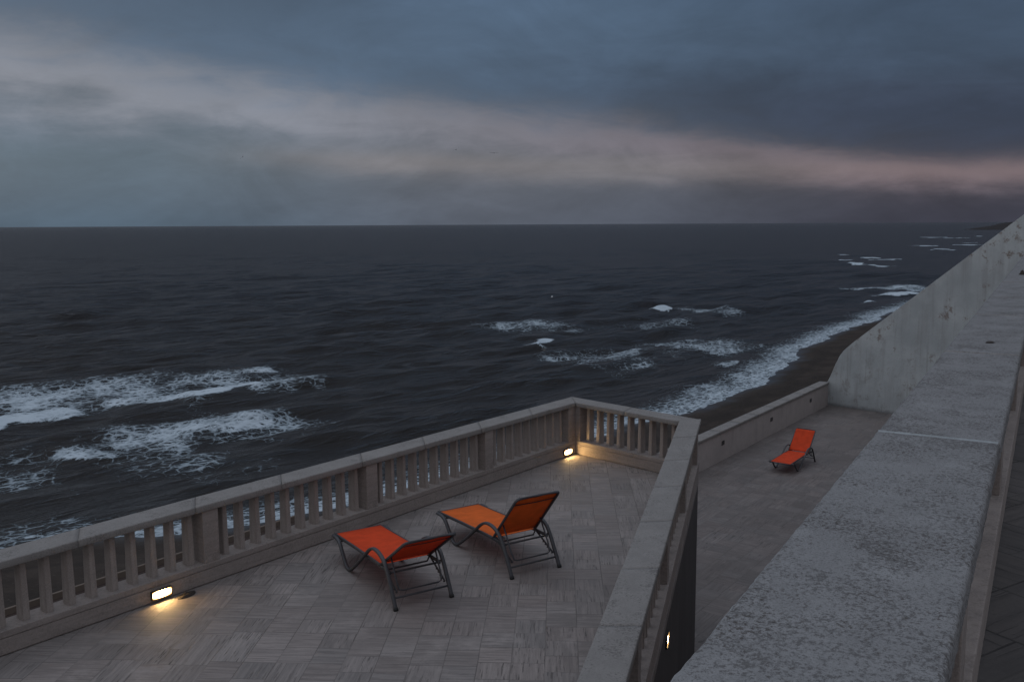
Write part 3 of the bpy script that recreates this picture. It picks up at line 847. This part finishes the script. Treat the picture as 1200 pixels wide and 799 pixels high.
# ------------------------------------------------------------------ sea
rows_a = np.concatenate([np.linspace(740, 480, 330), np.linspace(480, 300, 330)[1:], np.linspace(300, 266, 90)[1:]])
r_a = 10.0*F_PX/(rows_a-262.0)
r_all = np.concatenate([[8.0, 14.0, 19.0], r_a, np.geomspace(3000, 60000, 14)])
r_all = np.unique(r_all)
ang = np.concatenate([np.linspace(-88, -40, 90)[:-1], np.linspace(-40, 40, 560), np.linspace(40, 88, 90)[1:]])
RR, AA = np.meshgrid(r_all, np.radians(ang), indexing='ij')
X = (RR*np.sin(AA)).ravel(); Yv = (RR*np.cos(AA)).ravel(); rr = RR.ravel()
P = np.stack([X, Yv], -1)
near = rr < 900
sd = np.full(len(P), 1e4); arc = np.zeros(len(P))
SHs = np.stack([cxx, cyy], -1)[::2]
d_, a__ = seg_dist(P[near], SH); sd[near] = d_; arc[near] = a__
drow = np.gradient(r_all)
drow = np.repeat(drow, len(ang)); dcol = rr*R(0.143)
Z = np.zeros(len(P))
wr = np.random.default_rng(21)
shore_in = np.array([math.sin(R(136)), math.cos(R(136))])   # waves run in on the beach
for k in range(46):
    lam = 1.3*1.075**k if k < 32 else wr.uniform(3, 13)
    th = R(138 + wr.normal(0, 17)); kd = np.array([math.sin(th), math.cos(th)])
    amp = 0.0095*lam**0.62*wr.uniform(0.6, 1.2)
    ph = 2*math.pi/lam*(P@kd) + wr.uniform(0, 7) + 0.9*np.sin(P@np.array([kd[1], -kd[0]])*2*math.pi/(lam*wr.uniform(4, 8)) + wr.uniform(0, 7))
    fade = np.clip((lam/(2.6*np.maximum(drow, dcol))) - 0.4, 0, 1)
    w = np.sin(ph); w = 0.75*w + 0.25*(2*((w+1)/2)**2.2-1)
    Z += 1.4*amp*fade*w
shal = np.clip(sd/9.0, 0.0, 1.0)
Z *= shal
# breakers, read off the photograph as lines on the water: (front line, depth of foam behind it, strength, lift)
BR = [
 ([(-40, 512), (0, 503), (21, 494), (70, 489), (112, 479)], 3.2, 0.98, 0.40),
 ([(108, 475), (128, 473), (158, 472), (217, 467), (238, 464)], 2.4, 0.78, 0.30),
 ([(205, 469), (238, 467), (275, 458), (315, 452)], 3.2, 1.0, 0.40),
 ([(284, 437), (300, 435), (330, 432)], 0.9, 1.0, 0.2),
 ([(60, 536), (84, 532), (130, 530), (150, 522)], 1.6, 0.72, 0.16),
 ([(200, 504), (224, 504), (273, 502), (291, 496), (335, 489)], 1.7, 0.80, 0.2),
 ([(614, 402), (628, 405), (642, 403), (650, 398)], 1.3, 1.3, 0.35),
 ([(685, 411), (720, 412), (756, 407)], 1.6, 0.70, 0.12),
 ([(760, 364), (776, 365), (790, 362)], 1.8, 1.3, 0.35),
 ([(845, 430), (858, 428), (872, 423)], 2.0, 0.66, 0.1),
 ([(455, 560), (470, 556), (490, 550)], 2.0, 0.4, 0.0),
 ([(0, 640), (60, 618), (110, 605)], 1.6, 0.4, 0.0),
 ([(972, 305), (990, 305.5)], 7.0, 1.3, 0.3),
 ([(990, 309), (1004, 310), (1014, 308.5)], 9.0, 1.3, 0.3),
 ([(1003, 302), (1012, 303), (1022, 303)], 14.0, 1.2, 0.3),
 ([(1016, 304.5), (1040, 305), (1064, 304)], 6.0, 0.9, 0.3),
 ([(985, 299), (1000, 299)], 9.0, 0.8, 0.2),
 ([(1081, 293), (1092, 293.5)], 12.0, 1.2, 0.3),
 ([(1096, 292), (1116, 292)], 10.0, 1.2, 0.3),
 ([(1094, 288.5), (1104, 288)], 12.0, 1.2, 0.3),
 ([(1110, 287), (1131, 287.5)], 16.0, 1.2, 0.3),
 ([(1130, 285), (1154, 284.5)], 7.0, 0.8, 0.3),
 ([(1083, 278.5), (1097, 278.8), (1112, 278)], 22.0, 1.0, 0.3),
 ([(1126, 279), (1134, 279)], 18.0, 0.9, 0.3),
 ([(1143, 277), (1153, 277)], 24.0, 1.1, 0.3),
 ([(985, 339), (1012, 339), (1046, 338)], 4.0, 0.72, 0.3),
 ([(1012, 354), (1028, 354)], 2.5, 1.3, 0.3),
 ([(1050, 347), (1080, 343)], 4.0, 1.2, 0.3),
 ([(1050, 338), (1088, 334)], 4.0, 0.9, 0.2),
 ([(455, 560), (470, 556), (490, 550)], 2.0, 0.4, 0.0),
 ([(0, 640), (60, 618), (110, 605)], 1.6, 0.4, 0.0),
]
foam = np.zeros(len(P)); lift = np.zeros(len(P)); fresh = np.zeros(len(P))
sel = np.where((rr < 800) & (np.abs(np.degrees(AA.ravel())) < 45))[0]
Ps = P[sel]
# wobble so the fronts are ragged
wx = np.array([0.0]); 
n1 = np.sin(Ps[:, 0]*1.3+np.sin(Ps[:, 1]*0.7)*2)*0.28 + np.sin(Ps[:, 0]*3.1+Ps[:, 1]*0.9)*0.16 + np.sin(Ps[:, 0]*6.7-Ps[:, 1]*2.3)*0.08
n2 = (np.sin(Ps[:, 0]*0.9+1.3*np.sin(Ps[:, 1]*0.33)) * np.sin(Ps[:, 1]*0.55+1.1*np.sin(Ps[:, 0]*0.41)) + 0.7*np.sin(Ps[:, 0]*2.2-Ps[:, 1]*0.8+np.sin(Ps[:, 1]*0.9)*1.5)*np.sin(Ps[:, 1]*1.3+Ps[:, 0]*0.5))/1.3
for line, W, st, lf in BR:
    L = np.array([at(*p, 10.0) for p in line])
    box_lo, box_hi = L.min(0)-W*3-6, L.max(0)+W*3+6
    near_ = np.where(((Ps > box_lo) & (Ps < box_hi)).all(1))[0]
    if len(near_) == 0: continue
    d_, ar = seg_dist(Ps[near_], L)
    tot = np.hypot(*np.diff(L, axis=0).T).sum()
    d_ = d_ + n1[near_]*min(1.0, W/4)
    # fade the ends
    tip = np.clip(np.minimum(ar, tot-ar)/max(0.8, 0.2*tot) + 0.25*n2[near_], 0, 1)*np.clip(np.minimum(ar, tot-ar)/0.7, 0, 1)
    beyond = np.where(tip <= 0, 0.0, 1.0)
    tip = tip**0.5
    f = np.where(d_ >= 0, np.exp(-np.abs(d_/(W*1.0))**3), np.exp(-(d_/0.22)**2)) * (0.35+0.65*tip)*beyond
    f *= st*(1.0 + 0.30*n2[near_])
    idx = sel[near_]
    foam[idx] = np.maximum(foam[idx], f)
    if lf > 0.15:
        fresh[idx] = np.maximum(fresh[idx], np.where(d_ >= -0.3, np.exp(-((d_-0.2)/(0.035*W+0.28))**2)*np.clip(0.85+0.5*n2[near_], 0, 1), 0)*tip*beyond*min(1, st))
    lift[idx] += lf*np.exp(-((d_-0.9)/1.3)**2)*tip*beyond*0.8
# broad sheets of spent foam trailing behind the breakers: (centre line, half width, strength)
AREAS = [
 ([(-60, 492), (0, 478), (60, 464), (130, 456), (200, 455), (250, 450)], 6.5, 0.72),
 ([(120, 446), (200, 445), (280, 443), (390, 441)], 5.0, 0.60),
 ([(240, 458), (320, 448), (400, 445)], 3.0, 0.55),
 ([(70, 532), (140, 519), (220, 502), (290, 494), (350, 487)], 4.2, 0.62),
 ([(90, 556), (160, 545), (210, 534), (260, 518)], 4.5, 0.50),
 ([(-60, 585), (0, 562), (50, 550), (95, 545)], 5.5, 0.50),
 ([(280, 505), (330, 495), (370, 478)], 3.5, 0.46),
 ([(515, 380), (570, 379), (620, 381), (710, 381)], 6.0, 0.52),
 ([(660, 408), (700, 414), (740, 419), (790, 418)], 6.5, 0.56),
 ([(755, 394), (800, 399), (840, 408), (890, 416)], 6.0, 0.58),
 ([(795, 365), (825, 363), (860, 361)], 6.5, 0.52),
 ([(700, 386), (780, 378), (850, 376)], 6.0, 0.40),
 ([(1040, 340), (1090, 336)], 6.0, 0.6),
]
for line, W, st in AREAS:
    L = np.array([at(*p, 10.0) for p in line])
    box_lo, box_hi = L.min(0)-W*3-6, L.max(0)+W*3+6
    near_ = np.where(((Ps > box_lo) & (Ps < box_hi)).all(1))[0]
    if len(near_) == 0: continue
    d_, ar = seg_dist(Ps[near_], L)
    tot = np.hypot(*np.diff(L, axis=0).T).sum()
    d_ = d_ + (n1[near_]*2.0 + 0.9*n2[near_])
    tip = np.clip(np.minimum(ar, tot-ar)/(0.3*tot) + 0.15*n2[near_], 0, 1)**0.8*np.clip(np.minimum(ar, tot-ar)/1.0, 0, 1)
    f = st*np.exp(-np.abs(d_/W)**2.4)*tip*(1+0.28*n2[near_])
    idx = sel[near_]
    foam[idx] = np.maximum(foam[idx], f)
# swash along the beach
band = np.interp(arc, acc, np.interp(np.arange(len(acc)), [0, 4, 5, 8, 12, 13, 15, 17, 19, 21, 23, len(acc)], [2.4, 2.4, 2.6, 2.8, 2.4, 2.4, 3.4, 5.0, 4.0, 3.4, 4, 5]))
wsh = wig(arc, 0.35, 3)*0.55 + wig(arc, 1.5, 4)*0.18
sde = sd + 0.15 - wsh
sw = np.where(near, np.exp(-np.clip(sde, 0, None)**2/(band*0.85)**2), 0)*0.70
sw = sw*np.where(rr < 200, 0.35+0.65*np.clip((X+19)/5.5, 0, 1), 1.0)
foam = np.maximum(foam, sw)
fresh = np.maximum(fresh, np.where(near, np.exp(-((sde-0.5)/0.45)**2), 0)*0.62)
Z += lift*np.clip(sd/3, 0, 1)
Z += np.where(near, 0.04*np.exp(-np.clip(sd, 0, None)/2.0), 0)
V = np.stack([X, Yv, Z], -1)

def sea_mat():
    mt, nb, p = mat('evening_sea')
    v = world_pos(nb)
    x, y, z = nb.sep(v)
    dist = nb.math('SQRT', nb.add(nb.mul(x, x), nb.mul(y, y)))
    # chop, running roughly along the crests
    vr = nb.mapping(v, (1, 1, 1), (0, 0, R(-46)))
    vs = nb.mapping(vr, (0.36, 1.2, 1))
    c1 = nb.noise(vs, 1.7, 6, 0.62, 0.3); c2 = nb.noise(vs, 0.55, 5, 0.6, 0.4); c3 = nb.noise(vs, 0.11, 5, 0.6, 0.3); c4 = nb.noise(vs, 0.02, 5, 0.6)
    far = nb.smooth(dist, 60, 400); vfar = nb.smooth(dist, 300, 2500)
    c0 = nb.noise(vs, 5.0, 4, 0.6)
    h = nb.add(nb.add(nb.mul(c1, 0.13), nb.mul(c0, 0.028)), nb.mul(c2, 0.44))
    c5 = nb.noise(vs, 0.24, 5, 0.62, 0.5)
    h = nb.add(h, nb.mul(c5, 0.85))
    h = nb.add(h, nb.mul(nb.mul(c3, 1.1), far)); h = nb.add(h, nb.mul(nb.mul(c4, 2.2), vfar))
    fo = nb.new('ShaderNodeAttribute', attribute_name='foam').outputs['Fac']
    fr = nb.new('ShaderNodeAttribute', attribute_name='fresh').outputs['Fac']
    # lace: holes between thin strings of bubbles
    wv = nb.new('ShaderNodeVectorMath', operation='ADD'); nb.put(wv.inputs[0], nb.mapping(vr, (1.25, 1.9, 1)))
    nz = nb.new('ShaderNodeTexNoise'); nb.put(nz.inputs['Vector'], v); nz.inputs['Scale'].default_value = 1.1; nz.inputs['Detail'].default_value = 4
    sc = nb.new('ShaderNodeVectorMath', operation='SCALE'); nb.put(sc.inputs[0], nz.outputs[1]); sc.inputs['Scale'].default_value = 1.1
    nb.put(wv.inputs[1], sc.outputs[0])
    e1 = nb.voro(wv.outputs[0], 1.25, 'DISTANCE_TO_EDGE'); e2 = nb.voro(wv.outputs[0], 3.1, 'DISTANCE_TO_EDGE')
    lace = nb.sub(1.0, nb.math('MINIMUM', nb.mul(e1, 2.1), nb.add(nb.mul(e2, 2.1), 0.12), ))
    nA = nb.noise(nb.mapping(vr, (0.5, 1.1, 1)), 0.5, 5, 0.65); nB = nb.noise(nb.mapping(vr, (0.7, 1.3, 1)), 3.2, 5, 0.7)
    pat = nb.add(nb.mul(lace, 0.85), nb.add(nb.mul(nA, 0.55), nb.mul(nB, 0.75)))
    thr = nb.lin(fo, 0.0, 1.0, 1.74, 0.74)
    mk = nb.smooth(nb.sub(pat, thr), -0.04, 0.20)
    mk = nb.mul(mk, nb.smooth(fo, 0.05, 0.22))
    solid = nb.smooth(nb.add(fr, nb.mul(nb.sub(nB, 0.5), 1.5)), 0.5, 0.95)
    mk = nb.math('MAXIMUM', mk, nb.mul(solid, nb.smooth(fo, 0.2, 0.5)))
    mk = nb.math('MINIMUM', mk, 1.0)
    # stirred-up water is a little browner inshore
    wc = nb.mix(nb.smooth(dist, 30, 160), (0.024, 0.022, 0.021), (0.018, 0.018, 0.020))
    fcol = nb.mix(nb.smooth(nb.add(nb.sub(pat, thr), nb.mul(solid, 0.5)), 0.0, 0.65), (0.20, 0.245, 0.28), (0.54, 0.62, 0.68))
    hb = nb.add(h, nb.mul(mk, 0.05))
    nrm = nb.bump(hb, 0.9, 1.0)
    # open water: body colour plus a sky reflection; the unresolved slopes of a rough sea hold its reflectance down at low angles
    fres = nb.new('ShaderNodeFresnel'); fres.inputs['IOR'].default_value = 1.33; nb.l.new(nrm, fres.inputs['Normal'])
    refl = nb.math('MINIMUM', nb.mul(fres.outputs[0], 0.40), 0.36)
    dif = nb.new('ShaderNodeBsdfDiffuse'); nb.put(dif.inputs[0], rgba(wc) if isinstance(wc, tuple) else wc); nb.l.new(nrm, dif.inputs['Normal'])
    glo = nb.new('ShaderNodeBsdfGlossy'); glo.inputs['Roughness'].default_value = 0.24; glo.inputs[0].default_value = (0.97, 0.95, 0.95, 1); nb.l.new(nrm, glo.inputs['Normal'])
    wat = nb.new('ShaderNodeMixShader'); nb.put(wat.inputs[0], refl); nb.l.new(dif.outputs[0], wat.inputs[1]); nb.l.new(glo.outputs[0], wat.inputs[2])
    nb.put(p.inputs['Base Color'], fcol); p.inputs['Roughness'].default_value = 0.9; p.inputs['Specular IOR Level'].default_value = 0.1
    nb.l.new(nrm, p.inputs['Normal'])
    mx = nb.new('ShaderNodeMixShader'); nb.put(mx.inputs[0], mk); nb.l.new(wat.outputs[0], mx.inputs[1]); nb.l.new(p.outputs[0], mx.inputs[2])
    nb.l.new(mx.outputs[0], nb.n['Material Output'].inputs[0])
    return mt
sea = grid_mesh('sea', V, len(r_all), len(ang), sea_mat(), {'foam': foam, 'fresh': fresh})
tag(sea, kind='structure')

# ------------------------------------------------------------------ distant headland
def headland():
    n, mrow = 90, 14
    V = []
    c = Vector((660.0, 1200.0)); d = unit(62); nn = leftn(62)
    for i in range(n+1):
        s = i/n
        for k in range(mrow+1):
            q = k/mrow
            w = math.sin(math.pi*q)
            env = min(1, s*7)**0.7
            h = (9.5 + 3*s + 3.5*mnoise.noise(Vector((s*9, q*2, 1))) + 1.6*mnoise.noise(Vector((s*40, q*6, 2))))*env*w**0.6
            p = c + d*(s*700-75) + nn*((q-0.5)*(60+260*s))
            V.append((p.x, p.y, h-0.5))
    o = grid_mesh('headland', np.array(V), n+1, mrow+1, simple('dark_scrub', (0.016, 0.011, 0.010), 0.95, 0, 0.05, 0.4))
    tag(o, kind='structure')
headland()

# ------------------------------------------------------------------ gulls and the float
def gull(px, py, dist, label, bank, rz, flap):
    d = (fw + (px-600)/F_PX*rt - (py-399.5)/F_PX*up); p = Vector((0, 0, CAM_Z)) + d*dist
    bm = bmesh.new()
    # one skin: body of rings, wings as tapering flat lofts joined into it
    pts = [(0, -0.24, 0), (0, -0.16, 0), (0, 0, 0.0), (0, 0.14, 0.005), (0, 0.22, 0.02), (0, 0.27, 0.015)]; rad = [0.015, 0.04, 0.065, 0.05, 0.035, 0.008]
    rings = []
    for (x_, y_, z_), r_ in zip(pts, rad):
        rings.append([bm.verts.new((x_+r_*math.cos(2*math.pi*k/8), y_, z_+r_*math.sin(2*math.pi*k/8))) for k in range(8)])
    for a, b in zip(rings, rings[1:]):
        for k in range(8): bm.faces.new((a[k], a[(k+1) % 8], b[(k+1) % 8], b[k]))
    bm.faces.new(rings[0]); bm.faces.new(rings[-1][::-1])
    for sx in (-1, 1):
        prof = [(0.03, 0.09, -0.07, 0.02), (0.22, 0.12, -0.04, 0.02+0.11*flap), (0.40, 0.07, -0.05, 0.02+0.13*flap), (0.60, -0.06, -0.11, 0.02+0.06*flap)]
        top = [(bm.verts.new((sx*x_, a, z_+0.012)), bm.verts.new((sx*x_, b, z_+0.006))) for x_, a, b, z_ in prof]
        bot = [(bm.verts.new((sx*x_, a, z_-0.006)), bm.verts.new((sx*x_, b, z_))) for x_, a, b, z_ in prof]
        for i in range(3):
            bm.faces.new((top[i][0], top[i+1][0], top[i+1][1], top[i][1])); bm.faces.new((bot[i][0], bot[i][1], bot[i+1][1], bot[i+1][0]))
            bm.faces.new((top[i][0], bot[i][0], bot[i+1][0], top[i+1][0])); bm.faces.new((top[i][1], top[i+1][1], bot[i+1][1], bot[i][1]))
        bm.faces.new((top[3][0], bot[3][0], bot[3][1], top[3][1])); bm.faces.new((top[0][0], top[0][1], bot[0][1], bot[0][0]))
    o = link_bm('seagull', bm, M['gull'], None, smooth=True)
    o.location = p; o.rotation_euler = (0, bank, rz)
    tag(o, label, 'bird', 'gulls far out over the sea')
gull(579, 179.5, 118, 'tiny gull gliding level, lowest of three over the sea', 0.05, 0.2, 0.1)
gull(534.5, 175.5, 150, 'tiny gull banking a little, beside the level one', -0.5, 0.5, 0.8)
gull(284.5, 184, 135, 'tiny gull tilted steeply, alone over the left of the sea', -0.8, 0.6, 0.7)
x, y = at(647, 349, 9.95)
b = empty('buoy', (x, y, 0.0)); tag(b, 'tiny white float bobbing far out on the open water', 'buoy')
bm = bmesh.new(); bmesh.ops.create_uvsphere(bm, u_segments=16, v_segments=10, radius=0.16)
for v_ in bm.verts: v_.co.z = v_.co.z*1.15+0.10
link_bm('float_body', bm, M['white'], b, smooth=True)
bm = bmesh.new(); tube(bm, [(0, 0, 0.27), (0, 0, 0.36)], 0.03, 0.03, Vector((1, 0, 0)), 8); link_bm('eye', bm, M['white'], b)

# ------------------------------------------------------------------ light
SUN_EL, SUN_AZ = 38.0, -62.0     # azimuth from +y towards +x
sl = bpy.data.lights.new('sun', 'SUN'); so = bpy.data.objects.new('sun', sl); COL.objects.link(so)
sdv = Vector((math.sin(R(SUN_AZ))*math.cos(R(SUN_EL)), math.cos(R(SUN_AZ))*math.cos(R(SUN_EL)), math.sin(R(SUN_EL))))
so.rotation_euler = sdv.to_track_quat('Z', 'Y').to_euler(); so.location = sdv*50
sl.energy = 0.12; sl.angle = R(60); sl.color = (0.92, 0.96, 1.0)

W = bpy.data.worlds.new('World'); S.world = W; W.use_nodes = True
nb = NB(W.node_tree); bg = nb.n['Background']
dirv = nb.new('ShaderNodeTexCoord').outputs['Generated']
dx_, dy_, dz_ = nb.sep(dirv)
DEG = 180/math.pi
el = nb.mul(nb.math('ARCSINE', dz_), DEG)
az = nb.mul(nb.math('ARCTAN2', dx_, dy_), DEG)
w1 = nb.noise(nb.mapping(dirv, (2.2, 2.2, 7.5)), 1.0, 6, 0.58, 0.5)
w2 = nb.noise(nb.mapping(dirv, (5, 5, 22), (0, 0.12, 0)), 1.0, 6, 0.6, 0.6)
w4 = nb.noise(nb.mapping(dirv, (10, 10, 34), (0.1, 0.35, 0.1)), 1.0, 6, 0.62, 0.8)
w5 = nb.noise(nb.mapping(dirv, (6, 6, 13), (0.2, -0.3, 0.2), (5, 2, 1)), 1.0, 6, 0.6, 0.7)
w3 = nb.noise(nb.mapping(dirv, (1.2, 1.2, 3.0), loc=(3, 1, 2)), 1.0, 4, 0.55)
wamp = nb.lin(az, -30, 26, 1.0, 0.45)
elw = nb.add(el, nb.mul(wamp, nb.add(nb.add(nb.mul(nb.sub(w1, 0.5), 4.6), nb.mul(nb.sub(w2, 0.5), 3.4)), nb.add(nb.mul(nb.sub(w4, 0.5), 3.0), nb.mul(nb.sub(w5, 0.5), 1.8)))))
# cool base: lighter and bluer to the left, darker slate to the right
right = nb.smooth(az, -24, 24)
base = nb.mix(nb.smooth(az, -26, 0), srgb(80, 99, 116), srgb(89, 96, 109))
base = nb.mix(nb.smooth(az, -2, 26), base, srgb(59, 60, 72))
upc = nb.mix(nb.smooth(az, 3, 24), srgb(70, 89, 112), srgb(58, 73, 94))
base = nb.mix(nb.smooth(elw, 3.5, 9.0), base, upc)
# slate cloud bank to the right above the glow
bank = nb.mul(nb.gauss(elw, nb.lin(az, -10, 30, 9.0, 5.6), 2.4), nb.smooth(az, -12, 24))
base = nb.mix(nb.mul(bank, 0.92), base, srgb(46, 56, 78))
# pinkish veil dropping from upper left to lower right, and a thin glow low on the right
cen = nb.lin(az, -30, 26, 8.7, 2.6)
veil = nb.mul(nb.gauss(elw, cen, nb.fmix(nb.math('GREATER_THAN', elw, cen), nb.lin(az, -30, 24, 2.3, 0.95), nb.lin(az, -30, 24, 2.1, 0.75))), nb.lin(az, -30, 30, 0.95, 0.70))
base = nb.mix(nb.mul(veil, 0.95), base, nb.mix(nb.smooth(az, -20, 22), srgb(127, 131, 143), srgb(120, 109, 118)))
low = nb.mul(nb.gauss(nb.add(el, nb.mul(nb.sub(w2, 0.5), 1.2)), nb.lin(az, -15, 28, 4.0, 2.75), 0.75), nb.mul(nb.smooth(az, -22, -6), 1.0))
base = nb.mix(nb.mul(low, 0.6), base, nb.mix(nb.smooth(az, 5, 26), srgb(132, 128, 132), srgb(124, 108, 111)))
mott = nb.lin(nb.add(nb.mul(w1, 0.30), nb.add(nb.mul(w2, 0.40), nb.mul(w4, 0.30))), 0.32, 0.68, 0.84, 1.16)
mott = nb.mul(mott, nb.lin(w5, 0.32, 0.68, 0.86, 1.14))
mott = nb.mul(mott, nb.sub(1.0, nb.mul(nb.mul(nb.gauss(az, -15, 8), nb.gauss(elw, 14.2, 2.4)), 0.30)))
base = nb.mix(1.0, base, nb.comb(mott, mott, mott), 'MULTIPLY')
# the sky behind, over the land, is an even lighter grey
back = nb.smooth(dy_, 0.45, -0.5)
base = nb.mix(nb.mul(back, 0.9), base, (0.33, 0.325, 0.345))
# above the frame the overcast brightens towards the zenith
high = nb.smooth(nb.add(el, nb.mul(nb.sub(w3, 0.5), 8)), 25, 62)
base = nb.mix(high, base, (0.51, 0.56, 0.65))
sky = nb.new('ShaderNodeTexSky'); sky.sky_type = 'NISHITA'; sky.sun_disc = False
sky.sun_elevation = R(SUN_EL); sky.sun_rotation = R(SUN_AZ); sky.air_density = 1.5; sky.dust_density = 3
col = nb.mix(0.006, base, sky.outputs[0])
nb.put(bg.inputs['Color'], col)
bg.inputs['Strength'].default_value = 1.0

# ------------------------------------------------------------------ render settings
S.view_settings.view_transform = 'Standard'; S.view_settings.look = 'None'
S.view_settings.exposure = 0.0; S.view_settings.gamma = 1.0; S.view_settings.use_curve_mapping = False
S.render.engine = 'CYCLES'
S.cycles.use_denoising = True
S.cycles.max_bounces = 6; S.cycles.diffuse_bounces = 3; S.cycles.glossy_bounces = 3
S.cycles.sample_clamp_indirect = 4.0
